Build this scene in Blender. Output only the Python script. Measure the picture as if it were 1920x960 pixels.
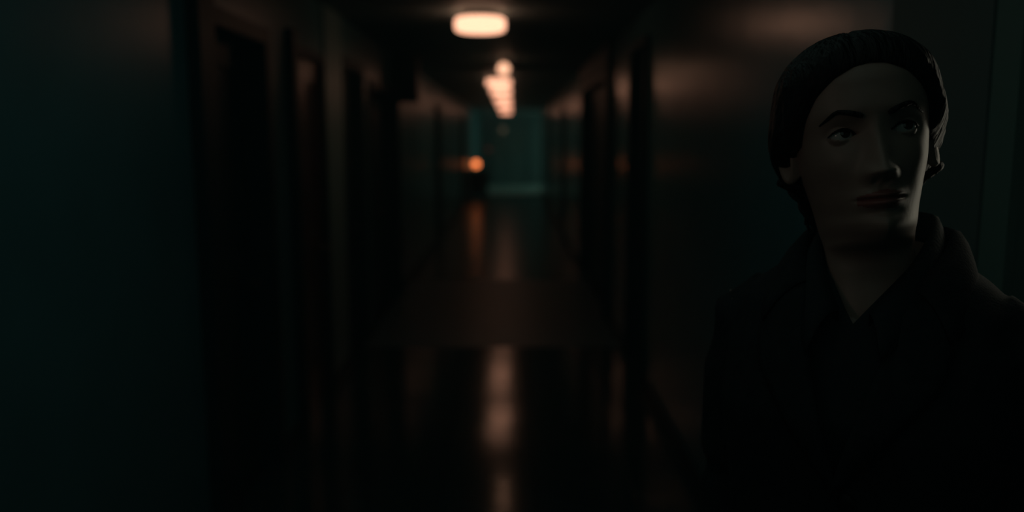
import bpy, bmesh, math, random
import numpy as np
from mathutils import Vector, Matrix
from mathutils.bvhtree import BVHTree

random.seed(4)
for _o in list(bpy.data.objects):
    bpy.data.objects.remove(_o)
SC = bpy.context.scene
COL = SC.collection

# ------------------------------------------------------------------ camera
EYE = 1.6
HAZE = 0.018
cam = bpy.data.cameras.new('camera')
cam.sensor_width = 36.0
cam.lens = 1570.0 / 1920.0 * 36.0
cam.clip_start = 0.05
cam.dof.use_dof = True
cam.dof.focus_distance = 0.95
cam.dof.aperture_fstop = 2.0
camo = bpy.data.objects.new('camera', cam)
COL.objects.link(camo)
camo.location = (0, 0, EYE)
camo.rotation_euler = (math.radians(90 - 8.05), 0, 0)
SC.camera = camo

# ------------------------------------------------------------------ world, exposure
wd = bpy.data.worlds.new('night')
SC.world = wd
wd.use_nodes = True
wd.node_tree.nodes['Background'].inputs[0].default_value = (0.054, 0.088, 0.078, 1)
wd.node_tree.nodes['Background'].inputs[1].default_value = 1.0
SC.view_settings.view_transform = 'Standard'
SC.view_settings.look = 'None'
SC.view_settings.exposure = 0.0
SC.view_settings.gamma = 1.0
SC.view_settings.use_curve_mapping = False
SC.cycles.max_bounces = 8
SC.cycles.use_denoising = True


def area(name, loc, rot, size, color, power, size_y=None):
    l = bpy.data.lights.new(name, 'AREA')
    l.color = color
    l.energy = power
    l.size = size
    if size_y:
        l.shape = 'RECTANGLE'
        l.size_y = size_y
    o = bpy.data.objects.new(name, l)
    COL.objects.link(o)
    o.location = loc
    o.rotation_euler = [math.radians(a) for a in rot]
    return o


# added light, sources unseen: skylight over the camera, far window, glazed door, side fill
area('added_bay_light', (2.85, 26.7, 1.7), (0, 70, 0), 1.5, (0.36, 1.0, 0.85), 16.0, 1.7)  # added teal light for the far end, in front of an added window
area('added_skylight_portal', (-0.15, -0.2, 2.54), (0, 0, 0), 1.2, (1, 1, 1), 1.0, 6.0).data.cycles.is_portal = True   # guides the sky through the added skylight
area('added_rim_light', (0.82, 1.22, 1.60), (0, 90, 0), 0.4, (1.0, 0.95, 0.74), 0.19, 0.08)  # added rim light for her face, no such source in view
area('added_side_light', (-1.05, 0.55, 1.72), (88, 0, -74), 0.3, (1.0, 0.72, 0.60), 0.028).data.spread = math.radians(70)  # added warm fill for her face, no lamp stands here


# ------------------------------------------------------------------ materials
def mat(name, col, rough=0.5, spec=0.5, bump=0.0, bscale=20.0, var=0.0, vscale=6.0, metal=0.0, emit=None, estr=0.0,
        stretch=(1, 1, 1), sheen=0.0):
    m = bpy.data.materials.new(name)
    m.use_nodes = True
    nt = m.node_tree
    b = nt.nodes['Principled BSDF']
    b.inputs['Base Color'].default_value = (*col, 1)
    b.inputs['Roughness'].default_value = rough
    b.inputs['Specular IOR Level'].default_value = spec
    b.inputs['Metallic'].default_value = metal
    if sheen:
        b.inputs['Sheen Weight'].default_value = sheen
    if emit:
        b.inputs['Emission Color'].default_value = (*emit, 1)
        b.inputs['Emission Strength'].default_value = estr
    if bump or var:
        tc = nt.nodes.new('ShaderNodeTexCoord')
        mp = nt.nodes.new('ShaderNodeMapping')
        mp.inputs['Scale'].default_value = stretch
        nt.links.new(tc.outputs['Object'], mp.inputs['Vector'])
    if var:
        n = nt.nodes.new('ShaderNodeTexNoise')
        n.inputs['Scale'].default_value = vscale
        n.inputs['Detail'].default_value = 5
        r = nt.nodes.new('ShaderNodeValToRGB')
        r.color_ramp.elements[0].position = 0.3
        r.color_ramp.elements[1].position = 0.7
        r.color_ramp.elements[0].color = (*[c * (1 - var) for c in col], 1)
        r.color_ramp.elements[1].color = (*[min(1, c * (1 + var)) for c in col], 1)
        nt.links.new(mp.outputs['Vector'], n.inputs['Vector'])
        nt.links.new(n.outputs['Fac'], r.inputs['Fac'])
        nt.links.new(r.outputs['Color'], b.inputs['Base Color'])
    if bump:
        n = nt.nodes.new('ShaderNodeTexNoise')
        n.inputs['Scale'].default_value = bscale
        n.inputs['Detail'].default_value = 3
        bp = nt.nodes.new('ShaderNodeBump')
        bp.inputs['Strength'].default_value = bump
        bp.inputs['Distance'].default_value = 0.02
        nt.links.new(mp.outputs['Vector'], n.inputs['Vector'])
        nt.links.new(n.outputs['Fac'], bp.inputs['Height'])
        nt.links.new(bp.outputs['Normal'], b.inputs['Normal'])
    return m


M = {}
M['wall'] = mat('green_gloss_paint', (0.105, 0.29, 0.32), 0.24, 0.36, 0.08, 5.0, 0.10, 2.5)
M['ceiling'] = mat('grey_ceiling_paint', (0.18, 0.23, 0.23), 0.6, 0.2, 0.05, 30, 0.08, 3)
M['tile'] = mat('dark_polished_tile', (0.035, 0.08, 0.085), 0.13, 1.0, 0.03, 5, 0.15, 4)
M['joint'] = mat('dark_joint', (0.02, 0.022, 0.02), 0.9, 0.1)
M['dull'] = mat('dull_brown_matting', (0.11, 0.23, 0.27), 0.42, 0.5, 0.10, 60, 0.2, 8)
M['vinyl'] = mat('worn_vinyl', (0.045, 0.085, 0.085), 0.25, 0.5, 0.03, 5, 0.15, 3)
M['floor_glow'] = mat('floor_glow_grey', (0.42, 0.45, 0.41), 0.5, 0.4, 0.03, 5, 0.08, 3)  # light falling on the far floor, put into a paler base colour
M['far_wall'] = mat('grey_green_paint', (0.11, 0.15, 0.145), 0.5, 0.3, 0.05, 5, 0.08, 3)
M['door'] = mat('dark_green_door', (0.03, 0.07, 0.075), 0.5, 0.3, 0.03, 12, 0.1, 5)
M['door_red'] = mat('reddish_brown_door', (0.10, 0.045, 0.038), 0.27, 0.5, 0.06, 8, 0.2, 6, stretch=(1, 1, 0.15))
M['frame'] = mat('dark_frame_paint', (0.025, 0.055, 0.06), 0.5, 0.3, 0.02, 20)
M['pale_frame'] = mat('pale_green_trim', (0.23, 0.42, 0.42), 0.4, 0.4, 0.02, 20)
M['metal'] = mat('dull_metal', (0.18, 0.18, 0.17), 0.4, 0.5, 0, metal=0.9)
M['black'] = mat('black_enamel', (0.008, 0.010, 0.010), 0.5, 0.3, 0.02, 30)
M['lamp'] = mat('warm_opal_diffuser', (0.8, 0.75, 0.65), 0.5, 0.3, emit=(1.0, 0.525, 0.335), estr=1.85)
M['lamp_end'] = M['lamp']
M['bulb'] = mat('small_warm_globe', (0.8, 0.75, 0.65), 0.5, 0.3, emit=(1.0, 0.55, 0.34), estr=1.6)
M['orange'] = mat('orange_lamp_shade', (0.7, 0.3, 0.1), 0.5, 0.3, emit=(1.0, 0.29, 0.085), estr=2.3)
M['dim'] = mat('dim_pale_lens', (0.3, 0.28, 0.2), 0.4, 0.3, emit=(0.9, 0.75, 0.5), estr=0.07)
M['dimred'] = mat('dim_red_lens', (0.3, 0.08, 0.06), 0.4, 0.3, emit=(0.9, 0.30, 0.22), estr=0.045)
M['glass'] = mat('frosted_pane', (0.10, 0.13, 0.12), 0.3, 0.5)
M['skin'] = mat('skin', (0.37, 0.25, 0.205), 0.45, 0.4, 0.02, 150, 0.06, 25)
M['lips'] = mat('lip_skin', (0.30, 0.11, 0.095), 0.4, 0.4)
M['hair'] = mat('black_brown_hair', (0.010, 0.008, 0.008), 0.55, 0.22, 0.5, 30, 0.3, 12, stretch=(5, 1, 1))
M['eyewhite'] = mat('eye_white', (0.55, 0.52, 0.48), 0.1, 0.6)
M['iris'] = mat('brown_iris', (0.03, 0.016, 0.008), 0.08, 0.6)
M['jacket'] = mat('black_wool_jacket', (0.022, 0.028, 0.030), 0.9, 0.15, 0.15, 300, 0.2, 60)
M['blouse'] = mat('dark_blouse', (0.020, 0.028, 0.030), 0.8, 0.2, 0.1, 200)
M['trousers'] = mat('black_trousers', (0.010, 0.011, 0.012), 0.9, 0.15, 0.1, 300)
M['shoe'] = mat('black_leather', (0.01, 0.01, 0.01), 0.4, 0.4)


# ------------------------------------------------------------------ helpers
def link(name, me, m=None, parent=None, smooth=False):
    o = bpy.data.objects.new(name, me)
    COL.objects.link(o)
    if m is not None:
        for k in (m if isinstance(m, (list, tuple)) else [m]):
            me.materials.append(k)
    if parent is not None:
        o.parent = parent
    if smooth:
        for p in me.polygons:
            p.use_smooth = True
    return o


def obj(name, bm, m=None, parent=None, smooth=False):
    me = bpy.data.meshes.new(name)
    bmesh.ops.recalc_face_normals(bm, faces=bm.faces)
    bm.to_mesh(me)
    bm.free()
    return link(name, me, m, parent, smooth)


def tag(o, label=None, cat=None, group=None, kind=None):
    if label: o['label'] = label
    if cat: o['category'] = cat
    if group: o['group'] = group
    if kind: o['kind'] = kind
    return o


def empty(name, loc=(0, 0, 0), rz=0.0):
    o = bpy.data.objects.new(name, None)
    COL.objects.link(o)
    o.location = loc
    o.rotation_euler = (0, 0, rz)
    o.empty_display_size = 0.1
    return o


def box(bm, x0, x1, y0, y1, z0, z1, bev=0.0):
    r = bmesh.ops.create_cube(bm, size=1.0, matrix=Matrix.Translation(((x0 + x1) / 2, (y0 + y1) / 2, (z0 + z1) / 2))
                              @ Matrix.Diagonal((abs(x1 - x0), abs(y1 - y0), abs(z1 - z0), 1)))
    if bev:
        es = list({e for v in r['verts'] for e in v.link_edges})
        bmesh.ops.bevel(bm, geom=es, offset=bev, segments=2, affect='EDGES', profile=0.6)
    return bm


def bx(x0, x1, y0, y1, z0, z1, bev=0.0):
    return box(bmesh.new(), x0, x1, y0, y1, z0, z1, bev)


def lathe(bm, prof, n=32, c=(0, 0, 0), axis='Z'):
    """revolve (radius, height) points"""
    rings = []
    for r, h in prof:
        ring = []
        for k in range(n):
            a = 2 * math.pi * k / n
            p = Vector((r * math.cos(a), r * math.sin(a), h))
            if axis == 'Y': p = Vector((p.x, p.z, p.y))
            if axis == 'X': p = Vector((p.z, p.x, p.y))
            ring.append(bm.verts.new(p + Vector(c)))
        rings.append(ring)
    for a, b in zip(rings, rings[1:]):
        for k in range(n):
            bm.faces.new((a[k], a[(k + 1) % n], b[(k + 1) % n], b[k]))
    if prof[0][0] > 1e-6: bm.faces.new(rings[0][::-1])
    if prof[-1][0] > 1e-6: bm.faces.new(rings[-1])
    bmesh.ops.remove_doubles(bm, verts=bm.verts, dist=1e-6)
    return bm


def tube(bm, pts, radii, n=12):
    pts = [Vector(p) for p in pts]
    rings = []
    up = Vector((0.13, 0.2, 1)).normalized()
    for i, p in enumerate(pts):
        t = (pts[min(i + 1, len(pts) - 1)] - pts[max(i - 1, 0)]).normalized()
        a = t.cross(up)
        if a.length < 0.1: a = t.cross(Vector((1, 0, 0)))
        a.normalize()
        b = t.cross(a)
        r = radii[i] if isinstance(radii, (list, tuple)) else radii
        rings.append([bm.verts.new(p + (a * math.cos(2 * math.pi * k / n) + b * math.sin(2 * math.pi * k / n)) * r)
                      for k in range(n)])
    for a, b in zip(rings, rings[1:]):
        for k in range(n):
            bm.faces.new((a[k], a[(k + 1) % n], b[(k + 1) % n], b[k]))
    bm.faces.new(rings[0][::-1])
    bm.faces.new(rings[-1])
    return bm


def eval_mesh(o):
    dg = bpy.context.evaluated_depsgraph_get()
    dg.update()
    return bpy.data.meshes.new_from_object(o.evaluated_get(dg))


# ------------------------------------------------------------------ the corridor
XL, XR, ZC = -1.15, 0.85, 2.40
Y0, Y1, YA = -4.0, 29.0, 24.6          # rear end, far end, where the bay opens on the right

# floor: a joint-coloured bed with polished tiles near, a dull strip, then smooth sheet
floor = obj('floor', bx(XL - 0.3, 3.2, Y0, Y1 + 0.2, -0.12, -0.008), M['joint'])
tag(floor, 'dark floor of the corridor reflecting the ceiling lights', 'floor', kind='structure')
T = 0.44
tile_me = []
for q in range(3):
    b = bx(-T / 2 + 0.003, T / 2 - 0.003, -T / 2 + 0.003, T / 2 - 0.003, -0.012, 0.0, 0.001)
    me = bpy.data.meshes.new('tile')
    bmesh.ops.recalc_face_normals(b, faces=b.faces)
    b.to_mesh(me); b.free()
    me.materials.append(M['tile'])
    tile_me.append(me)
ncol = 5
for r in range(14):
    yc = 6.30 - T / 2 - r * T
    for c in range(ncol):
        o = bpy.data.objects.new('tile', tile_me[(r + c) % 3])
        COL.objects.link(o)
        o.parent = floor
        o.location = (XL - 0.06 + T / 2 + c * T, yc, random.uniform(-0.0008, 0.0))
        o.rotation_euler = (random.uniform(-1, 1) * 0.0035, random.uniform(-1, 1) * 0.005, 0)
obj('dull_strip', bx(XL, XR, 6.305, 9.35, -0.01, 0.0), M['dull'], floor)
obj('far_sheet', bx(XL - 0.05, XR + 0.05, 9.355, 23.6, -0.01, 0.0), M['vinyl'], floor)
obj('glow_sheet', bx(XL - 0.05, 3.1, 23.605, Y1, -0.01, 0.0), M['floor_glow'], floor)  # bright far floor strip, its light carried by the colour
obj('near_sheet', bx(XL, XR, Y0, 0.135, -0.01, 0.0), M['tile'], floor)

SKX0, SKX1, SKY0, SKY1 = -0.75, 0.45, -3.2, 2.8       # opening of the added, unseen skylight above the camera
_b = bmesh.new()
box(_b, XL - 0.2, 3.2, SKY1, Y1 + 0.2, ZC, ZC + 0.15); box(_b, XL - 0.2, 3.2, Y0 - 0.2, SKY0, ZC, ZC + 0.15)
box(_b, XL - 0.2, SKX0, SKY0, SKY1, ZC, ZC + 0.15); box(_b, SKX1, 3.2, SKY0, SKY1, ZC, ZC + 0.15)
ceiling = obj('ceiling', _b, M['ceiling'])
_b = bmesh.new()
for _y in np.linspace(SKY0 + 0.025, SKY1 - 0.025, 6): box(_b, SKX0, SKX1, _y - 0.025, _y + 0.025, ZC + 0.08, ZC + 0.13)
for _x in (SKX0 + 0.025, SKX1 - 0.025): box(_b, _x - 0.025, _x + 0.025, SKY0, SKY1, ZC + 0.08, ZC + 0.13)
_sk = tag(obj('added_skylight', _b, M['frame']), 'long barred skylight in the ceiling over the camera', 'window', kind='structure')
tag(ceiling, 'dark flat corridor ceiling that carries the round lights', 'ceiling', kind='structure')


def build_wall(name, X, sgn, spans, y0, y1, label):
    """a wall 0.2 thick with openings (a, b, height); sgn points out of the corridor"""
    bm = bmesh.new()
    xa, xb = sorted((X, X + sgn * 0.2))
    y = y0
    for a, b, h in spans:
        if a > y: box(bm, xa, xb, y, a, -0.01, ZC)
        box(bm, xa, xb, a, b, h, ZC)
        y = b
    if y < y1: box(bm, xa, xb, y, y1, -0.01, ZC)
    o = obj(name, bm, M['wall'])
    return tag(o, label, 'wall', kind='structure')


left_doors = [(3.25, 3.97, 2.05), (4.48, 5.16, 2.06), (5.80, 6.50, 2.10), (6.86, 8.52, 2.02), (12.7, 13.5, 2.06), (19.2, 20.2, 2.06)]
right_doors = [(0.62, 1.42, 2.10), (5.30, 5.98, 2.20), (7.46, 10.25, 2.16), (13.6, 14.4, 2.06), (18.2, 19.0, 2.06)]
M['wall_l'] = mat('green_satin_paint', (0.105, 0.29, 0.32), 0.33, 0.28, 0.08, 5.0, 0.10, 2.5)
wl = build_wall('wall_left', XL, -1, left_doors, Y0, Y1, 'long glossy green painted wall on the left side of the corridor')
wl.data.materials[0] = M['wall_l']
wr = build_wall('wall_right', XR, 1, right_doors, Y0, YA, 'long glossy green painted wall on the right side of the corridor')
obj_far = tag(obj('wall_far', bx(XL - 0.2, 3.2, Y1, Y1 + 0.2, -0.01, ZC), M['far_wall']),
              'teal lit end wall closing the corridor', 'wall', kind='structure')


def wall_with_hole(name, bmf, label):
    return tag(obj(name, bmf, M['wall']), label, 'wall', kind='structure')


bm = bmesh.new()      # bay on the right at the far end, with its added, unseen window
box(bm, 3.0, 3.2, YA, Y1, -0.01, 0.75); box(bm, 3.0, 3.2, YA, Y1, 2.2, ZC)
box(bm, 3.0, 3.2, YA, 25.8, 0.75, 2.2); box(bm, 3.0, 3.2, 27.6, Y1, 0.75, 2.2)
wall_with_hole('wall_bay', bm, 'side bay wall with an added window beyond the end of the right wall')
tag(obj('wall_return', bx(XR + 0.2, 3.2, YA - 0.2, YA, -0.01, ZC), M['wall']),
    'short return wall where the right wall stops at the far bay', 'wall', kind='structure')
bm = bmesh.new()      # wall behind the camera, with an added, unseen window
box(bm, XL - 0.2, XR + 0.2, Y0 - 0.2, Y0, -0.01, 0.9); box(bm, XL - 0.2, XR + 0.2, Y0 - 0.2, Y0, 2.2, ZC)
box(bm, XL - 0.2, -0.9, Y0 - 0.2, Y0, 0.9, 2.2); box(bm, 0.6, XR + 0.2, Y0 - 0.2, Y0, 0.9, 2.2)
wall_with_hole('wall_rear', bm, 'wall with an added window closing the corridor behind the camera')


def window(name, label, c, w, h, axis):
    """framed window with four panes; axis is the wall's normal"""
    fr = bmesh.new()
    def put(u0, u1, z0, z1, d0, d1, target):
        if axis == 'X': box(target, c[0] + d0, c[0] + d1, c[1] + u0, c[1] + u1, c[2] + z0, c[2] + z1)
        else: box(target, c[0] + u0, c[0] + u1, c[1] + d0, c[1] + d1, c[2] + z0, c[2] + z1)
    t = 0.05
    put(-w / 2, w / 2, -h / 2, -h / 2 + t, -0.04, 0.04, fr); put(-w / 2, w / 2, h / 2 - t, h / 2, -0.04, 0.04, fr)
    put(-w / 2, -w / 2 + t, -h / 2 + t, h / 2 - t, -0.04, 0.04, fr); put(w / 2 - t, w / 2, -h / 2 + t, h / 2 - t, -0.04, 0.04, fr)
    put(-0.02, 0.02, -h / 2 + t, h / 2 - t, -0.03, 0.03, fr)
    o = obj(name, fr, M['frame'])
    tag(o, label, 'window', kind='structure')
    for s in (-1, 1):
        p = bmesh.new()
        put(*sorted((s * 0.02, s * (w / 2 - t))), -h / 2 + t, h / 2 - t, -0.005, 0.005, p)
        obj('pane', p, M['glass'], o)
    return o


window('added_window_1', 'added unseen two pane window in the far side bay', (3.1, 26.7, 1.475), 1.8, 1.45, 'X')  # added out of view as source of the far teal light
window('added_window_2', 'added unseen two pane window behind the camera', (-0.15, Y0 - 0.1, 1.55), 1.5, 1.3, 'Y')  # added out of view, meant for a rear light


def lever(parent, x, y, z, sgn, ydir, m):
    bm = bmesh.new()
    lathe(bm, [(0.0, 0), (0.026, 0), (0.026, 0.008), (0.0, 0.008)], 16, (0, 0, 0), 'X')
    if sgn > 0:
        for v in bm.verts: v.co.x *= -1
    tube(bm, [(-sgn * 0.004, 0, 0), (-sgn * 0.045, 0, 0), (-sgn * 0.05, ydir * 0.02, 0), (-sgn * 0.05, ydir * 0.12, 0)], 0.009, 10)
    o = obj('handle', bm, m, parent, True)
    o.location = (x, y, z)
    return o


def door(name, X, sgn, a, b, h, label, leafmat='door', framemat='frame', recess=0.10, double=False, glazed=False, hinge=1,
         closer=False, proud=0.018, fw=0.05):
    """frame, leaf (panels recessed), lever handle, optional closer and glazing"""
    fr = bmesh.new()
    xi = X - sgn * proud
    xo = X + sgn * 0.17
    e = 0.003
    for ya, yb in ((a - fw, a + 0.02), (b - 0.02, b + fw)):
        box(fr, *sorted((xi, X - sgn * 0.001)), ya, yb, 0.001, h + fw)
    box(fr, *sorted((xi, X - sgn * 0.001)), a + 0.02, b - 0.02, h - 0.02, h + fw)
    box(fr, *sorted((X, xo)), a + e, a + 0.02, 0.001, h - 0.02); box(fr, *sorted((X, xo)), b - 0.02, b - e, 0.001, h - 0.02)
    box(fr, *sorted((X, xo)), a + e, b - e, h - 0.02, h - e)
    root = obj(name, fr, M[framemat])
    tag(root, label, 'door', kind='structure')
    spans = [(a + 0.024, b - 0.024)]
    if double:
        mid = (a + b) / 2
        spans = [(a + 0.024, mid - 0.002), (mid + 0.002, b - 0.024)]
    for i, (p, q) in enumerate(spans):
        lf = bmesh.new()
        xl = X + sgn * recess
        xk = xl + sgn * 0.04
        top = h - 0.025
        st = 0.11
        rails = [(0.006, 0.22), (0.95, 1.07), (top - 0.12, top)]
        for yy in ((p, p + st), (q - st, q)):
            box(lf, *sorted((xl, xk)), yy[0], yy[1], 0.006, top)
        for z0, z1 in rails:
            box(lf, *sorted((xl, xk)), p + st, q - st, z0, z1)
        leaf = obj('leaf', lf, M[leafmat], root)
        obj('panel', bx(*sorted((xl + sgn * 0.012, xl + sgn * 0.03)), p + st, q - st, 0.22, 0.95), M[leafmat], leaf)
        obj('pane' if glazed else 'panel', bx(*sorted((xl + sgn * 0.012, xl + sgn * 0.03)), p + st, q - st, 1.07, top - 0.12),
            M['glass'] if glazed else M[leafmat], leaf)
        hy = q - 0.05 if (hinge > 0) != (double and i == 1) else p + 0.05
        lever(leaf, xl, hy, 0.93, sgn, -1 if hy > (p + q) / 2 else 1, M['metal'])
        if closer:
            cb = bmesh.new()
            box(cb, *sorted((xl - sgn * 0.05, xl)), q - 0.30, q - 0.08, top - 0.09, top - 0.03, 0.006)
            tube(cb, [(xl - sgn * 0.055, q - 0.19, top - 0.02), (xl - sgn * 0.055, q - 0.4, top - 0.015)], 0.009, 8)
            obj('door_closer', cb, M['metal'], leaf)
    return root


door('door_1', XL, -1, 3.25, 3.97, 2.05, 'nearest dark door in the left wall, beside a dark pilaster', recess=0.09)
door('door_2', XL, -1, 4.48, 5.16, 2.06, 'reddish brown door with lever handle in the left wall', 'door_red', recess=0.015, closer=False, fw=0.03)
door('door_3', XL, -1, 5.80, 6.50, 2.10, 'dark door in the left wall just past the reddish brown door', recess=0.09)
door('door_4', XL, -1, 6.86, 8.52, 2.02, 'wide dark double door in the left wall below the hanging black box', recess=0.10, double=True)
door('door_5', XL, -1, 12.7, 13.5, 2.06, 'single door in the left wall beyond the dark double door', 'door', recess=0.06)
door('door_6', XL, -1, 19.2, 20.2, 2.06, 'farthest single door in the left wall, before the orange lamp', 'door', recess=0.11)
M['frame_near'] = mat('green_casing', (0.13, 0.22, 0.19), 0.5, 0.3, 0.02, 20)
door('door_7', XR, 1, 0.62, 1.42, 2.10, 'nearest door in the right wall with pale frame, behind the woman', 'door', 'frame_near', recess=0.12, glazed=True, fw=0.06)  # glazing added as a source for the rim light
door('door_8', XR, 1, 5.30, 5.98, 2.20, 'tall narrow black door in the right wall left of the woman', recess=0.10, proud=0.03, fw=0.03)
door('door_9', XR, 1, 7.46, 10.25, 2.16, 'very wide dark double door in the right wall past the narrow door', recess=0.10, double=True)
door('door_10', XR, 1, 13.6, 14.4, 2.06, 'single door in the right wall beyond the wide double door', 'door', recess=0.06)
door('door_11', XR, 1, 18.2, 19.0, 2.06, 'farthest single door in the right wall', 'door', recess=0.06)
# double door in the end wall, built facing the camera
fr = bmesh.new()
for x0, x1 in ((-0.78, -0.70), (0.50, 0.58)): box(fr, x0, x1, Y1 - 0.05, Y1 - 0.001, 0.001, 2.12)
box(fr, -0.70, 0.50, Y1 - 0.05, Y1 - 0.001, 2.04, 2.12)
d12 = tag(obj('door_12', fr, M['frame']), 'double door closing the far end of the corridor', 'door', kind='structure')
for x0, x1 in ((-0.698, -0.102), (-0.098, 0.498)):
    lf = bmesh.new()
    for a, b in ((x0, x0 + 0.1), (x1 - 0.1, x1)): box(lf, a, b, Y1 - 0.04, Y1 - 0.002, 0.005, 2.035)
    for z0, z1 in ((0.005, 0.25), (0.95, 1.05), (1.92, 2.035)): box(lf, x0 + 0.1, x1 - 0.1, Y1 - 0.04, Y1 - 0.002, z0, z1)
    leaf = obj('leaf', lf, M['far_wall'], d12)
    obj('panel', bx(x0 + 0.1, x1 - 0.1, Y1 - 0.025, Y1 - 0.002, 0.25, 0.95), M['far_wall'], leaf)
    obj('pane', bx(x0 + 0.1, x1 - 0.1, Y1 - 0.02, Y1 - 0.012, 1.05, 1.92), M['glass'], leaf)
    hb = bmesh.new()
    xh = x1 - 0.05 if x0 < -0.3 else x0 + 0.05
    tube(hb, [(xh, Y1 - 0.04, 0.9), (xh, Y1 - 0.09, 0.92), (xh, Y1 - 0.09, 1.15), (xh, Y1 - 0.04, 1.17)], 0.01, 8)
    obj('handle', hb, M['metal'], leaf)

# pilasters, trims, baseboards
tag(obj('trim_1', bx(XL + 0.001, XL + 0.05, 3.03, 3.19, 0.0, ZC), M['frame']),
    'dark pilaster on the left wall just before the nearest door', 'trim', kind='structure')
tag(obj('trim_2', bx(XR - 0.05, XR - 0.001, 7.22, 7.39, 0.0, ZC), M['frame']),
    'dark pilaster on the right wall before the wide double door', 'trim', kind='structure')
tag(obj('trim_3', bx(XR - 0.012, XR - 0.001, 1.50, 1.90, 0.10, ZC), M['far_wall']),
    'flat wall panel beside the pale door frame behind the woman', 'trim', kind='structure')
tag(obj('trim_4', bx(XL + 0.001, XL + 0.04, 4.36, 4.44, 0.0, ZC - 0.25), M['frame']),
    'narrow dark upright beside the reddish brown door', 'trim', kind='structure')
tag(obj('trim_5', bx(XR - 0.04, XR - 0.001, 7.40, 10.3, 2.225, ZC), M['frame']),
    'dark board above the wide double door on the right', 'trim', kind='structure')


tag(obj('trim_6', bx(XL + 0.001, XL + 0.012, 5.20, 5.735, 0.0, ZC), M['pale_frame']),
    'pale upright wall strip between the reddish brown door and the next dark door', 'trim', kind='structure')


def base(name, X, sgn, spans, y0, y1, label):
    bm = bmesh.new()
    y = y0
    xa, xb = sorted((X - sgn * 0.015, X - sgn * 0.0005))
    for a, b, h in spans:
        if a - 0.07 > y: box(bm, xa, xb, y, a - 0.07, 0.001, 0.09)
        y = b + 0.07
    box(bm, xa, xb, y, y1, 0.001, 0.09)
    tag(obj(name, bm, M['frame']), label, 'baseboard', kind='structure')


base('baseboard_left', XL, -1, [(3.05, 3.97, 0)] + [(4.4, 5.16, 0)] + left_doors[2:], Y0, Y1, 'dark skirting along the foot of the left wall')
base('baseboard_right', XR, 1, [right_doors[0], right_doors[1], (7.27, 10.25, 0)] + right_doors[3:], Y0, YA, 'dark skirting along the foot of the right wall')

# thin teal haze added to lift the dark tones along the corridor
hz = bpy.data.materials.new('haze')
hz.use_nodes = True
_n = hz.node_tree
_n.nodes.remove(_n.nodes['Principled BSDF'])
_v = _n.nodes.new('ShaderNodeVolumeScatter')
_v.inputs['Color'].default_value = (0.42, 0.92, 1.0, 1)
_v.inputs['Density'].default_value = HAZE
_n.links.new(_v.outputs[0], _n.nodes['Material Output'].inputs['Volume'])
tag(obj('haze', bx(XL - 0.1, 3.1, Y0 - 0.1, Y1 + 0.1, -0.06, ZC + 0.06), hz), 'thin teal haze added to lift the dark tones of the whole corridor', 'haze', kind='stuff')

# ------------------------------------------------------------------ ceiling lights
def ceiling_light(x, y, label):
    root = empty('ceiling_light', (x, y, ZC))
    tag(root, label, 'ceiling light', 'round drum lights along the ceiling')
    b = lathe(bmesh.new(), [(0.0, 0.0), (0.115, 0.0), (0.115, -0.038), (0.0, -0.038)], 40)
    obj('base', b, M['metal'], root)
    b = lathe(bmesh.new(), [(0.0, -0.038), (0.145, -0.038), (0.158, -0.044), (0.164, -0.056), (0.164, -0.100), (0.157, -0.117),
                            (0.135, -0.126), (0.08, -0.130), (0.0, -0.131)], 48)
    obj('diffuser', b, M['lamp'], root, True)
    return root


for y, lb in ((5.55, 'largest drum ceiling light, nearest the camera, glowing warm white'),
              (11.3, 'second drum ceiling light, just below the small round bulb'),
              (13.4, 'third drum ceiling light from the camera, partly behind the second'),
              (16.4, 'fourth drum ceiling light from the camera in the bright row'),
              (19.8, 'fifth drum ceiling light from the camera in the bright row'),
              (24.2, 'farthest drum ceiling light, lowest of the bright row in the picture')):
    ceiling_light(-0.205 if y < 6 else -0.175, y, lb)

root = empty('globe_light', (-0.085, 8.75, ZC))
tag(root, 'small round bulb on the ceiling between the first two drum lights', 'ceiling light')
obj('base', lathe(bmesh.new(), [(0, 0), (0.05, 0), (0.045, -0.02), (0.02, -0.05), (0, -0.05)], 24), M['metal'], root)
b = bmesh.new()
bmesh.ops.create_uvsphere(b, u_segments=24, v_segments=16, radius=0.062, matrix=Matrix.Translation((0, 0, -0.105)))
obj('globe', b, M['bulb'], root, True)

# black box under the ceiling at the left wall
root = empty('hanging_box', (-1.035, 8.4, ZC))
tag(root, 'black box hanging from the ceiling against the left wall', 'sign box')
obj('case', bx(-0.112, 0.112, -0.10, 0.10, -0.46, -0.001, 0.008), M['black'], root)
obj('front_plate', bx(-0.095, 0.095, -0.106, -0.1, -0.44, -0.03, 0.002), M['black'], root)

# low cabinet with the orange lamp near the end
root = empty('cabinet', (-0.90, 22.75, 0))
tag(root, 'low dark cabinet against the left wall carrying the orange lamp', 'cabinet')
b = bmesh.new()
box(b, -0.24, 0.24, -0.22, 0.22, 0.06, 0.70)
obj('body', b, M['black'], root)
obj('top', bx(-0.245, 0.26, -0.24, 0.24, 0.70, 0.73, 0.004), M['black'], root)
for s in (-1, 1):
    o = obj('door', bx(*sorted((s * 0.004, s * 0.232)), -0.236, -0.221, 0.08, 0.69, 0.003), M['black'], root)
    k = bmesh.new()
    bmesh.ops.create_uvsphere(k, u_segments=12, v_segments=8, radius=0.012, matrix=Matrix.Translation((s * 0.03, -0.246, 0.42)))
    obj('knob', k, M['metal'], o, True)
for sx in (-1, 1):
    for sy in (-1, 1):
        obj('leg', bx(sx * 0.21 - 0.02, sx * 0.21 + 0.02, sy * 0.19 - 0.02, sy * 0.19 + 0.02, 0.0, 0.06), M['black'], root)
root = empty('table_lamp', (-0.965, 22.62, 0.73))
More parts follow.
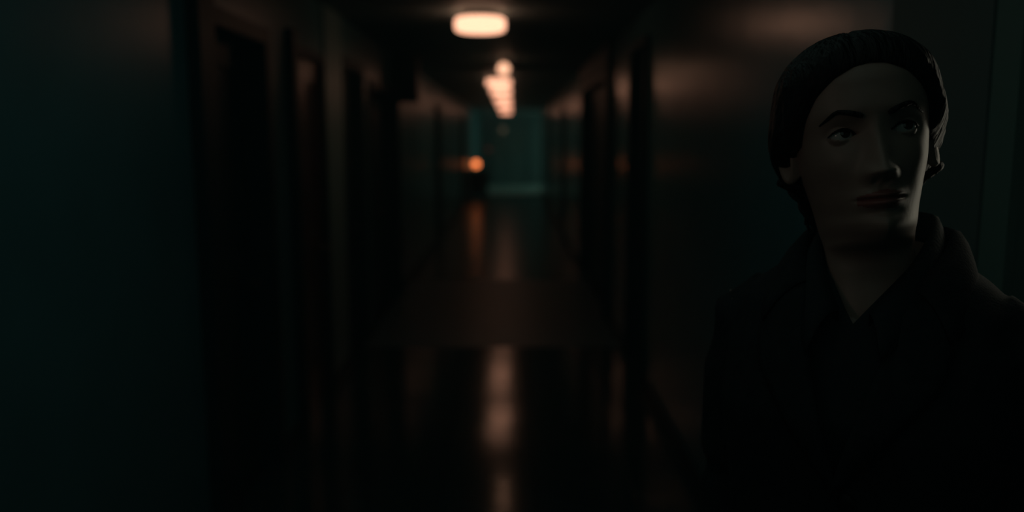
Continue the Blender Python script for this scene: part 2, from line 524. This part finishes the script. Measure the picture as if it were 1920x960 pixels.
tag(root, 'glowing orange round table lamp on the low dark cabinet', 'lamp')
obj('base', lathe(bmesh.new(), [(0, 0), (0.06, 0), (0.06, 0.012), (0.015, 0.025), (0.012, 0.07), (0.03, 0.078), (0, 0.078)], 24), M['black'], root, True)
b = bmesh.new()
bmesh.ops.create_uvsphere(b, u_segments=24, v_segments=16, radius=0.10, matrix=Matrix.Translation((0, 0, 0.165)))
obj('lamp_shade', b, M['orange'], root, True)

# small dim lights at the far end
root = empty('wall_light', (-0.31, Y1 - 0.055, 1.86))
tag(root, 'dim pale round light above the end doors, under the row of lamps', 'wall light')
obj('housing', lathe(bmesh.new(), [(0, 0.055), (0.11, 0.055), (0.11, 0.02), (0, 0.02)], 24, axis='Y'), M['metal'], root)
obj('lens', lathe(bmesh.new(), [(0, 0.02), (0.10, 0.02), (0.09, -0.01), (0.05, -0.035), (0, -0.04)], 24, axis='Y'), M['dim'], root, True)
root = empty('indicator_light', (-0.80, Y1 - 0.045, 1.2))
tag(root, 'very dim reddish indicator light between orange lamp and pale light', 'indicator light')
obj('housing', bx(-0.09, 0.09, 0.0, 0.044, -0.09, 0.09, 0.006), M['black'], root)
obj('lens', lathe(bmesh.new(), [(0, 0.0), (0.075, 0.0), (0.06, -0.02), (0, -0.03)], 20, axis='Y'), M['dimred'], root, True)

# ------------------------------------------------------------------ the woman
PERSON = empty('person', (0.42, 1.03, 0))
tag(PERSON, 'woman in a dark jacket with dark tied back hair, looking up to one side', 'person')
BY = math.radians(-35)                      # the way the body faces
RB = Matrix.Translation((0.030, 0, 0)) @ Matrix.Rotation(BY, 4, 'Z')
HC = Vector((-0.005, -0.02, 1.600))         # head centre (at eye level) relative to the root
HS = 1.035
RH = (Matrix.Rotation(math.radians(-11), 4, 'Z') @ Matrix.Rotation(math.radians(-8), 4, 'Y') @ Matrix.Rotation(math.radians(-5), 4, 'X'))
TH = Matrix.Translation(HC) @ RH @ Matrix.Scale(HS, 4)


def interp(z, tab):
    """smooth interpolation in a table sorted by z"""
    t = np.array(tab, float)
    zs, vs = t[:, 0], t[:, 1]
    i = np.clip(np.searchsorted(zs, z) - 1, 0, len(zs) - 2)
    h = zs[i + 1] - zs[i]
    m = np.gradient(vs, zs)
    u = np.clip((z - zs[i]) / h, 0, 1)
    return ((2 * u**3 - 3 * u**2 + 1) * vs[i] + (u**3 - 2 * u**2 + u) * h * m[i]
            + (-2 * u**3 + 3 * u**2) * vs[i + 1] + (u**3 - u**2) * h * m[i + 1])


W_ = [(-.24, .060), (-.20, .051), (-.15, .048), (-.12, .050), (-.105, .0535), (-.085, .0565), (-.06, .0615), (-.03, .0685), (0, .0725), (.03, .0740), (.05, .0735)]
F_ = [(-.24, -.030), (-.20, -.030), (-.15, -.024), (-.128, -.032), (-.117, -.072), (-.108, -.087), (-.098, -.0915), (-.085, -.0885), (-.07, -.0905), (-.05, -.0895),
      (-.03, -.088), (-.01, -.087), (.01, -.0895), (.025, -.0945), (.05, -.0935)]
B_ = [(-.24, .085), (-.20, .078), (-.15, .070), (-.10, .068), (-.07, .074), (-.04, .088), (0, .098), (.03, .100), (.05, .098)]
P_ = [(-.24, 2.0), (-.15, 2.0), (-.128, 1.8), (-.115, 1.42), (-.095, 1.5), (-.07, 1.72), (-.04, 1.95), (0, 2.15), (.03, 2.3), (.05, 2.3)]
YC = 0.012


def g(x, s):
    return np.exp(-(x / s) ** 2)


def head_pts(u, z, face=True):
    """u: angle, 0 at the front; z: height; arrays of the same shape"""
    zz = np.minimum(z, .05)
    w, f, b, p = interp(zz, W_), interp(zz, F_), interp(zz, B_), interp(zz, P_)
    cap = np.sqrt(np.clip(1 - np.maximum(0, (z - .05) / .057) ** 2, 0, 1))
    cu, su = np.cos(u), np.sin(u)
    pf = np.where(cu > 0, p, 2.15)
    x = w * cap * np.sign(su) * np.abs(su) ** (2 / pf)
    d = np.where(cu > 0, f - YC, b - YC) * cap
    y = YC + d * np.abs(cu) ** (2 / pf)
    if face:
        ax = np.abs(x)
        fr = np.clip(cu * 3, 0, 1)
        dy = np.zeros_like(x)
        # nose: bridge, tip, wings
        nz = np.clip((.016 - z) / .058, 0, 1)
        ridge = np.where(z > -.043, .003 + .0215 * nz ** 1.25, .0245 * g(z + .043, .0075))
        dy -= ridge * g(x, .0078 + .0042 * nz) * g(np.maximum(0, z - .010), .012)
        dy -= .0085 * g(ax - .0125, .0065) * g(z + .044, .0085)
        dy += .005 * g(ax - .0065, .0035) * g(z + .0525, .003)
        # brow, sockets, cheeks
        dy -= .0022 * g(ax - .028, .02) * g(z - .021, .008)
        dy += .0095 * g(ax - .030, .0165) * g(z - .001, .0115)
        dy -= .0045 * g(ax - .047, .017) * g(z + .030, .017)
        dy += .002 * g(ax - .030, .010) * g(z + .062, .016)
        # lips and chin
        mw = g(np.maximum(0, ax - .010), .0125)
        dy -= .0062 * mw * g(z + .0675, .0048)
        dy -= .0066 * g(np.maximum(0, ax - .007), .0125) * g(z + .0765, .0052)
        dy += .0055 * g(np.maximum(0, ax - .019), .006) * g(z + .0718, .0018)
        dy += .0028 * g(ax, .016) * g(z + .0865, .0045)
        dy += .0016 * g(ax, .0035) * g(z + .059, .006)
        dy -= .003 * g(ax, .014) * g(z + .101, .009)
        y = y + dy * fr
        # eyelids around the eyeballs
        for s in (-1, 1):
            ex, ey, ez, er = s * .0315, -.0655, 0.0, .0122
            dx, dz = x - ex, z - ez
            r2 = dx ** 2 + dz ** 2
            ball = ey - np.sqrt(np.clip((er + .0014) ** 2 - r2, 0, None))
            near = (r2 < (er + .0012) ** 2) & (cu > 0)
            y = np.where(near, np.minimum(y, ball), y)
            q = dx / .0142
            up = .0062 * np.clip(1 - q ** 2, 0, 1)
            lo = -.0042 * np.clip(1 - q ** 2, 0, 1)
            inside = (np.abs(q) < 1) & (dz < up) & (dz > lo) & (cu > 0)
            y = np.where(inside, ey - np.sqrt(np.clip((er - .003) ** 2 - r2, 0, None)), y)
    return np.stack([x, y, z], -1)


def grid_mesh(P, closed=True, M4=None):
    """P: rows x cols x 3 -> vertex list, faces"""
    R, C = P.shape[:2]
    V = P.reshape(-1, 3)
    F = []
    for r in range(R - 1):
        for c in range(C if closed else C - 1):
            c2 = (c + 1) % C
            F.append((r * C + c, r * C + c2, (r + 1) * C + c2, (r + 1) * C + c))
    return V, F


# columns: dense across the face
uf = np.linspace(-math.pi / 2, math.pi / 2, 131)
ub = np.linspace(math.pi / 2, 3 * math.pi / 2, 52)[1:-1]
U = np.concatenate([uf, ub])
zs = np.concatenate([np.linspace(-.235, -.13, 14), np.linspace(-.127, -.085, 26), np.linspace(-.0838, .03, 92), np.linspace(.0325, .08, 20),
                     .05 + .057 * np.sin(np.linspace(math.asin(.033 / .057), math.pi / 2 - .03, 14))])
zs = np.unique(zs)
UU, ZZ = np.meshgrid(U, zs)
HP = head_pts(UU, ZZ)
V, F = grid_mesh(HP)
C = len(U)
V = list(map(tuple, V))
F.append(tuple(range(C))[::-1])
n0 = (len(zs) - 1) * C
F.append(tuple(range(n0, n0 + C)))
hm = bpy.data.meshes.new('head')
hm.from_pydata(V, [], F)
hm.transform(TH)
hb = bmesh.new(); hb.from_mesh(hm)

# ears on the head
def ear_bm(s):
    bm = bmesh.new()
    def loop(k, off, out):
        pts = []
        for i in range(20):
            a = 2 * math.pi * i / 20
            ry, rz = .0165 * k, .031 * k
            zz = rz * math.sin(a); yy = ry * math.cos(a) * (1.0 if zz > 0 else 1.0 + zz / .06)
            pts.append(bm.verts.new((s * (.0715 + out + .006 * math.cos(a) * k), .016 + yy + off + zz * .18, -.012 + zz)))
        return pts
    L = [loop(.55, -.004, -.010), loop(1.0, 0, .004), loop(1.04, .002, .009), loop(.95, 0, .0125), loop(.78, 0, .0105), loop(.66, -.002, .0065), loop(.4, -.004, .003)]
    for a, b in zip(L, L[1:]):
        for i in range(20): bm.faces.new((a[i], a[(i + 1) % 20], b[(i + 1) % 20], b[i]))
    bm.faces.new(L[-1]); bm.faces.new(L[0][::-1])
    bmesh.ops.recalc_face_normals(bm, faces=bm.faces)
    bm.transform(TH)
    return bm


# body below the neck: lofted trunk, limbs, hands, united by a voxel remesh, then joined to the head
def loft(bm, secs, n=40, p=2.4):
    rings = []
    for z, w, f, b, yc in secs:
        ring = []
        for k in range(n):
            a = 2 * math.pi * k / n
            ca, sa = math.cos(a), math.sin(a)
            x = w * math.copysign(abs(sa) ** (2 / p), sa)
            d = f if ca > 0 else b
            y = yc - d * math.copysign(abs(ca) ** (2 / p), ca)
            ring.append(bm.verts.new((x, y, z)))
        rings.append(ring)
    for a, b in zip(rings, rings[1:]):
        for k in range(n): bm.faces.new((a[k], a[(k + 1) % n], b[(k + 1) % n], b[k]))
    bm.faces.new(rings[0][::-1]); bm.faces.new(rings[-1])
    return bm


def remeshed(bm, voxel, smooth=4):
    me = bpy.data.meshes.new('tmp')
    bmesh.ops.recalc_face_normals(bm, faces=bm.faces)
    bm.to_mesh(me); bm.free()
    o = bpy.data.objects.new('tmp', me)
    COL.objects.link(o)
    md = o.modifiers.new('r', 'REMESH'); md.mode = 'VOXEL'; md.voxel_size = voxel
    if smooth:
        s = o.modifiers.new('s', 'SMOOTH'); s.iterations = smooth; s.factor = 0.5
    res = eval_mesh(o)
    bpy.data.objects.remove(o)
    return res


def arm_pts(s, grow=0.0):
    sh = Vector((s * .138, .01, 1.385)); el = Vector((s * .176, .035, 1.10)); wr = Vector((s * .198, -.06, .865))
    return sh, el, wr


bb = bmesh.new()
loft(bb, [(.88, .155, .09, .11, 0), (.95, .165, .10, .115, 0), (1.02, .15, .10, .10, 0), (1.10, .13, .095, .09, 0), (1.20, .135, .105, .09, 0),
          (1.27, .145, .125, .09, 0), (1.34, .155, .105, .095, .005), (1.39, .150, .085, .09, .01), (1.42, .11, .065, .08, .015), (1.445, .07, .05, .07, .018), (1.47, .055, .045, .06, .02)], p=2.2)
for s in (-1, 1):
    sh, el, wr = arm_pts(s)
    tube(bb, [sh, sh.lerp(el, .3), sh.lerp(el, .7), el, el.lerp(wr, .3), el.lerp(wr, .75), wr, wr + Vector((0, -.01, -.03))],
         [.05, .045, .04, .036, .038, .03, .024, .026], 16)
    # palm, four fingers and a thumb, slightly curled
    pal = wr + Vector((0, -.012, -.05))
    pm = bmesh.ops.create_cube(bb, size=1, matrix=Matrix.Translation(pal) @ Matrix.Rotation(.12, 4, 'X') @ Matrix.Diagonal((.026, .075, .085, 1)))
    for k, (dy, ln) in enumerate(((-.030, .068), (-.010, .076), (.010, .071), (.029, .056))):
        p0 = pal + Vector((0, dy, -.036)); p1 = p0 + Vector((-s * .004, -.003, -ln * .45)); p2 = p1 + Vector((-s * .012, -.003, -ln * .32)); p3 = p2 + Vector((-s * .014, -.001, -ln * .2))
        tube(bb, [p0 + Vector((0, 0, .02)), p0, p1, p2, p3], [.0095, .009, .0085, .0078, .006], 10)
    t0 = pal + Vector((0, -.034, .018)); t1 = t0 + Vector((-s * .010, -.022, -.026)); t2 = t1 + Vector((-s * .010, -.008, -.03)); t3 = t2 + Vector((-s * .004, -.001, -.016))
    tube(bb, [t0 + Vector((0, .02, .01)), t0, t1, t2, t3], [.013, .012, .0105, .009, .007], 10)
    hip = Vector((s * .085, 0, .92)); kn = Vector((s * .095, -.01, .50)); an = Vector((s * .10, .02, .085))
    tube(bb, [hip, hip.lerp(kn, .35), hip.lerp(kn, .8), kn, kn.lerp(an, .3), kn.lerp(an, .8), an],
         [.088, .08, .058, .052, .054, .036, .034], 18)
    tube(bb, [an + Vector((0, .03, -.02)), an + Vector((0, -.03, -.035)), an + Vector((0, -.10, -.055)), an + Vector((0, -.15, -.058))], [.032, .034, .028, .018], 14)
trunk = remeshed(bb, 0.0055, 3)
trunk.transform(RB)
hb2 = bmesh.new(); hb2.from_mesh(hm)
bmesh.ops.recalc_face_normals(hb2, faces=hb2.faces); hb2.to_mesh(hm); hb2.free(); hb.free()


def united(m1, m2):
    o1 = bpy.data.objects.new('u1', m1); o2 = bpy.data.objects.new('u2', m2)
    COL.objects.link(o1); COL.objects.link(o2)
    md = o1.modifiers.new('b', 'BOOLEAN'); md.operation = 'UNION'; md.solver = 'EXACT'; md.object = o2
    res = eval_mesh(o1)
    bpy.data.objects.remove(o1); bpy.data.objects.remove(o2)
    return res


body = united(hm, trunk)
for s in (-1, 1):
    e = bpy.data.meshes.new('e'); eb = ear_bm(s); eb.to_mesh(e); eb.free()
    body = united(body, e)
body.materials.clear()
bo = link('body', body, [M['skin'], M['lips']], PERSON, True)
THi = TH.inverted()
for p in body.polygons:
    c = THi @ p.center
    lip = abs(c.x) < .0245 and c.y < -.06 and (-.0825 + .35 * max(0, abs(c.x) - .008) < c.z < -.0628 - .22 * max(0, abs(c.x) - .004))
    p.material_index = 1 if lip else 0

# eyes: white, iris; they look up towards the picture's right
for s in (-1, 1):
    b = bmesh.new()
    bmesh.ops.create_uvsphere(b, u_segments=28, v_segments=20, radius=.0122)
    rot = Matrix.Rotation(math.radians(14), 4, 'Z') @ Matrix.Rotation(math.radians(90 - 12), 4, 'X')   # pole to the gaze
    b.transform(rot)
    me = bpy.data.meshes.new('eye')
    bmesh.ops.recalc_face_normals(b, faces=b.faces); b.to_mesh(me); b.free()
    gaze = (rot @ Vector((0, 0, 1))).normalized()
    eo = link('eye', me, [M['eyewhite'], M['iris']], PERSON, True)
    for p in me.polygons:
        p.material_index = 1 if p.center.normalized().dot(gaze) > math.cos(math.radians(29)) else 0
    me.transform(TH @ Matrix.Translation((s * .0315, -.0655, 0)))
hbvh = BVHTree.FromPolygons([v.co for v in body.vertices], [tuple(p.vertices) for p in body.polygons])


def on_face(x, z, lift):
    """a point on the face in front of head coordinates x, z"""
    o = TH @ Vector((x, -.3, z)); d = (RH @ Vector((0, 1, 0))).normalized()
    loc, n, i, dist = hbvh.ray_cast(o, d)
    return (loc if loc else TH @ Vector((x, -.08, z))) - d * lift


for s in (-1, 1):
    b = bmesh.new()
    pts, rad = [], []
    for k in range(13):
        t = k / 12
        x = s * (.0125 + .040 * t); z = .0165 + .0085 * math.sin(min(1, t * 1.25) * math.pi / 2) - .011 * max(0, t - .62) / .38
        pts.append(on_face(x, z, .0004)); rad.append(.0034 * (1 - .75 * t ** 2.2) if t > .08 else .002)
    tube(b, pts, rad, 8)
    obj('eyebrow', b, M['hair'], PERSON, True)
    b = bmesh.new()
    pts = []
    for k in range(13):
        q = -1 + 2 * k / 12
        x = s * .0315 + q * .0142; z = .0064 * (1 - q * q)
        pts.append(TH @ Vector((x, -.0655 - math.sqrt(max(0, .0139 ** 2 - (q * .0142) ** 2 * .9 - z * z)) - .0006, z)))
    tube(b, pts, [.0008 + .0008 * (1 - abs(-1 + 2 * k / 12)) for k in range(13)], 6)
    obj('eyelashes', b, M['hair'], PERSON, True)

# hair: a shell over the skull that follows the hairline, swept back to a low knot
def hair_shell():
    us = np.linspace(-math.pi, math.pi, 241)[:-1]
    tt = np.linspace(0, 1, 80)
    uu, tt = np.meshgrid(us, tt)
    zl = np.interp(np.abs(uu), [0, .18, .45, .75, 1.0, 1.2, 1.42, 1.7, 1.95, 2.2, math.pi], [.071, .069, .060, .044, .022, -.004, -.010, -.030, -.075, -.092, -.100])
    zz = zl + (.1068 - zl) * np.sin(tt * math.pi / 2 * .985) / math.sin(math.pi / 2 * .985)
    P = head_pts(uu, zz, False)
    cen = np.array([0, YC, 0.0])
    nrm = P - cen
    nrm[..., 2] = np.maximum(nrm[..., 2] * .9, -.02)
    nrm /= np.linalg.norm(nrm, axis=-1, keepdims=True)
    ang = np.abs(uu)
    above = zz - zl
    side = np.clip((ang - .9) / .8, 0, 1)
    th = (.013 + .013 * side * g(zz + .005, .05)) * np.clip(above / .022, 0, 1) ** .5
    th = th + .0006 * np.sin(uu * 31 + zz * 55) * np.clip(above / .03, 0, 1) + .0004 * np.sin(uu * 73 - zz * 90) * np.clip(above / .03, 0, 1)
    part = .004 * g(uu + .12, .05) * np.clip((zz - .06) / .03, 0, 1)
    Q = P + nrm * (th - part + .0006)[..., None]
    R, Cc = uu.shape
    bm = bmesh.new()
    vs = {}
    def v(r, c):
        if (r, c) not in vs: vs[(r, c)] = bm.verts.new(Q[r, c])
        return vs[(r, c)]
    for r in range(R - 1):
        for c in range(Cc):
            c2 = (c + 1) % Cc
            bm.faces.new((v(r, c), v(r, c2), v(r + 1, c2), v(r + 1, c)))
    top = [v(R - 1, c) for c in range(Cc)]
    bm.faces.new(top)
    bm.transform(TH)
    return bm


hair = obj('hair', hair_shell(), M['hair'], PERSON, True)
sd = hair.modifiers.new('thickness', 'SOLIDIFY'); sd.thickness = .004; sd.offset = -1
# low knot of twisted strands, and loose curls below the ear
b = bmesh.new()
kc = Vector((-.022, .098, -.066))
for j in range(5):
    pts, rad = [], []
    for k in range(25):
        t = k / 24 * 2 * math.pi * .95 + j * 1.25
        rr = .026 + .006 * math.sin(3 * t + j)
        pts.append(TH @ (kc + Vector((rr * math.cos(t), .016 * math.sin(2 * t + j) + (j - 2) * .006, rr * math.sin(t)))))
        rad.append(.0135 * (.5 + .5 * math.sin(math.pi * min(1, k / 24 + .1))))
    tube(b, pts, rad, 10)
bmesh.ops.create_uvsphere(b, u_segments=20, v_segments=14, radius=.033, matrix=TH @ Matrix.Translation(kc))
obj('hair_knot', b, M['hair'], PERSON, True)
for j in range(9):
    s = -1 if j < 7 else 1
    a0 = Vector((s * (.071 + .004 * (j % 3)), .030 + .008 * (j % 4), -.030 - .004 * (j % 5)))
    pts = []
    for k in range(12):
        t = k / 11
        pts.append(TH @ (a0 + Vector((s * (.010 * math.sin(t * 5 + j) - .022 * t), .010 * math.cos(t * 6 + j), -(.034 + .006 * (j % 4)) * t - .01 * t * t))))
    obj('curl', tube(bmesh.new(), pts, [.0062 * (1 - .75 * k / 11) for k in range(12)], 8), M['hair'], hair, True)


# clothing ------------------------------------------------------------
def garment_shell(secs, sleeves, voxel, p=2.5):
    bm = loft(bmesh.new(), secs, 48, p)
    if sleeves:
        for s in (-1, 1):
            sh, el, wr = arm_pts(s)
            tube(bm, [sh + Vector((-s * .02, 0, -.003)), sh + Vector((s * .010, 0, -.028)), sh.lerp(el, .35) + Vector((s * .004, 0, 0)), sh.lerp(el, .8), el, el.lerp(wr, .4), el.lerp(wr, .93)],
                 [.050, .060, .064, .058, .054, .050, .043], 24)
    return remeshed(bm, voxel, 5)


def cut(me, test, planes=()):
    bm = bmesh.new(); bm.from_mesh(me)
    for co, no in planes:
        bmesh.ops.bisect_plane(bm, geom=bm.verts[:] + bm.edges[:] + bm.faces[:], dist=1e-5, plane_co=co, plane_no=no)
    bmesh.ops.delete(bm, geom=[f for f in bm.faces if test(f.calc_center_median())], context='FACES')
    bm.to_mesh(me); bm.free()
    return me


def bvh_of(me):
    return BVHTree.FromPolygons([v.co for v in me.vertices], [tuple(q.vertices) for q in me.polygons])


JS = [(.80, .195, .125, .130, 0), (.90, .195, .125, .135, 0), (1.0, .178, .122, .122, 0), (1.09, .162, .120, .112, 0), (1.18, .166, .130, .110, 0),
      (1.27, .176, .146, .112, 0), (1.34, .172, .130, .115, .005), (1.40, .158, .104, .108, .01), (1.428, .128, .082, .096, .014), (1.452, .090, .066, .086, .018), (1.475, .070, .060, .080, .02)]
BS = [(1.0, .166, .112, .112, 0), (1.09, .150, .110, .102, 0), (1.18, .152, .120, .100, 0), (1.27, .162, .136, .102, 0), (1.34, .168, .120, .105, .005),
      (1.40, .160, .095, .098, .01), (1.43, .125, .074, .086, .014), (1.45, .085, .060, .076, .018), (1.475, .062, .052, .070, .02)]
jm = garment_shell(JS, True, .0065)
jb = bvh_of(jm)
bmsh = garment_shell(BS, False, .006)
bbv = bvh_of(bmsh)
JV0, JV1 = 1.20, 1.46           # the jacket's opening: bottom and top


def v_half(z, z0, z1, w):
    return w * (z - z0) / (z1 - z0)


def v_planes(z0, z1, w):
    return [((0, 0, z0), (s * (z1 - z0), 0, -w)) for s in (-1, 1)] + [((0, 0, 1.462), (0, 0, 1))]


jm = cut(jm, lambda c: (c.y < 0.0 and abs(c.x) < v_half(c.z, JV0, JV1, .075)) or c.z > 1.462 or
         (c.z < .81 and abs(c.x) < .15) or (c.z < .895 and abs(c.x) > .19 and c.z < .892 and c.y < -.03 and (c.z < .888)), v_planes(JV0, JV1, .075))
jm.transform(RB)
jo = link('jacket', jm, M['jacket'], PERSON, True)
sd = jo.modifiers.new('thickness', 'SOLIDIFY'); sd.thickness = .003; sd.offset = -1
bmsh = cut(bmsh, lambda c: (c.y < 0.0 and abs(c.x) < v_half(c.z, 1.385, 1.46, .055)) or c.z > 1.462 or c.z < 1.01, v_planes(1.385, 1.46, .055))
bmsh.transform(RB)
blo = link('blouse', bmsh, M['blouse'], PERSON, True)
sd = blo.modifiers.new('thickness', 'SOLIDIFY'); sd.thickness = .0015; sd.offset = -1


def front_pt(bvh, x, z, lift):
    loc, n, i, d = bvh.ray_cast(Vector((x, -.6, z)), Vector((0, 1, 0)))
    if loc is None:
        loc = Vector((x, -.05, z))
    return Vector((loc.x, loc.y - lift, loc.z))


def sheet(name, rows, m, parent, thick):
    bm = bmesh.new()
    G = [[bm.verts.new(p) for p in r] for r in rows]
    for a, b in zip(G, G[1:]):
        for k in range(len(a) - 1):
            bm.faces.new((a[k], a[k + 1], b[k + 1], b[k]))
    bm.transform(RB)
    o = obj(name, bm, m, parent, True)
    sd = o.modifiers.new('thickness', 'SOLIDIFY'); sd.thickness = thick; sd.offset = 0
    return o


# lapels lie on the jacket from the collar down to the top button
for s in (-1, 1):
    rows = []
    for k in range(19):
        t = k / 18
        z = JV0 + (1.425 - JV0) * t
        xi = v_half(z, JV0, JV1, .075) - .004
        wid = .062 * min(1, t / .62) if t < .80 else .062 * (1 - (t - .80) / .20 * .55)
        rows.append([front_pt(jb, s * (xi + wid * q / 6), z - .012 * q / 6, .006 + .004 * math.sin(math.pi * q / 6)) for q in range(7)])
    sheet('lapel', rows, M['jacket'], jo, .003)


def collar(name, m, parent, rx, ry, zb, zt, zfront, front_y, fall, flare, thick, amax=2.75):
    rows = []
    n = 49
    for row in range(6):
        q = row / 5
        r = []
        for k in range(n):
            a = -amax + 2 * amax * k / (n - 1)              # 0 at the back of the neck
            f = max(0, (abs(a) - 1.2) / (amax - 1.2)) ** 1.15
            base = Vector((rx * math.sin(a), .022 + ry * math.cos(a), zt - (zt - zfront) * f))
            base.y += (front_y - base.y) * f * .9
            base.x *= 1 - .25 * f * f
            if row < 2:     # inner stand
                p = base + Vector((0, 0, -(zt - zb) * (1 - q * 5) * (1 - f * .6)))
            else:           # outer fall
                u = (row - 1) / 4
                out = Vector((math.sin(a), math.cos(a) * .8 - .9 * f * (1 - abs(math.sin(a))), 0))
                p = base + out * flare * (u ** .7) * (1 + .6 * f) + Vector((math.copysign(.012, a) * f * u, -.006 * f * u, -fall * u ** 1.3 + .006 * math.sin(u * math.pi)))
            r.append(p)
        rows.append(r)
    return sheet(name, rows, m, parent, thick)


collar('collar', M['blouse'], blo, .060, .064, 1.44, 1.505, 1.400, -.098, .045, .018, .002)
collar('collar', M['jacket'], jo, .082, .078, 1.44, 1.488, 1.428, -.072, .050, .030, .003, 2.15)

# buttons, pocket flaps, cuffs' trousers and shoes
for z in (1.185, 1.09):
    p = front_pt(jb, .012, z, .002)
    b = lathe(bmesh.new(), [(0, .004), (.010, .004), (.011, 0), (.009, -.004), (0, -.003)], 20, tuple(p), 'Y')
    b.transform(RB)
    obj('button', b, M['black'], jo, True)
for s in (-1, 1):
    rows = [[front_pt(jb, s * (.06 + .085 * q / 5), .985 - .045 * r / 3, .005) for q in range(6)] for r in range(4)]
    sheet('pocket_flap', rows, M['jacket'], jo, .004)
tb = bmesh.new()
loft(tb, [(.84, .165, .105, .125, 0), (.90, .168, .106, .125, 0), (.98, .160, .104, .108, 0), (1.03, .150, .102, .10, 0)])
for s in (-1, 1):
    tube(tb, [(s * .085, 0, .93), (s * .088, 0, .75), (s * .095, -.01, .5), (s * .099, .005, .28), (s * .10, .01, .075)], [.098, .092, .073, .068, .066], 22)
tm = remeshed(tb, .008, 4)
tm.transform(RB)
link('trousers', tm, M['trousers'], PERSON, True)
for s in (-1, 1):
    b = bmesh.new()
    rings = []
    for y, w, h in ((.062, .020, .05), (.055, .033, .085), (.02, .037, .092), (-.02, .037, .08), (-.07, .044, .055), (-.12, .046, .042), (-.16, .036, .034), (-.182, .016, .025)):
        rings.append([b.verts.new((s * .10 + w * math.cos(a) * (1.0 if math.sin(a) < 0 else .85), y + .01, max(0.0, h * .45 + h * .55 * math.sin(a)))) for a in
                      [2 * math.pi * k / 18 for k in range(18)]])
    for a_, b_ in zip(rings, rings[1:]):
        for k in range(18): b.faces.new((a_[k], a_[(k + 1) % 18], b_[(k + 1) % 18], b_[k]))
    b.faces.new(rings[0][::-1]); b.faces.new(rings[-1])
    b.transform(RB)
    obj('shoe', b, M['shoe'], PERSON, True)

# the near field of view stays still: put the whole figure's meshes under the root without moving it
for o in list(bpy.data.objects):
    if o.type == 'MESH' and o.name.startswith('tmp'):
        bpy.data.objects.remove(o)
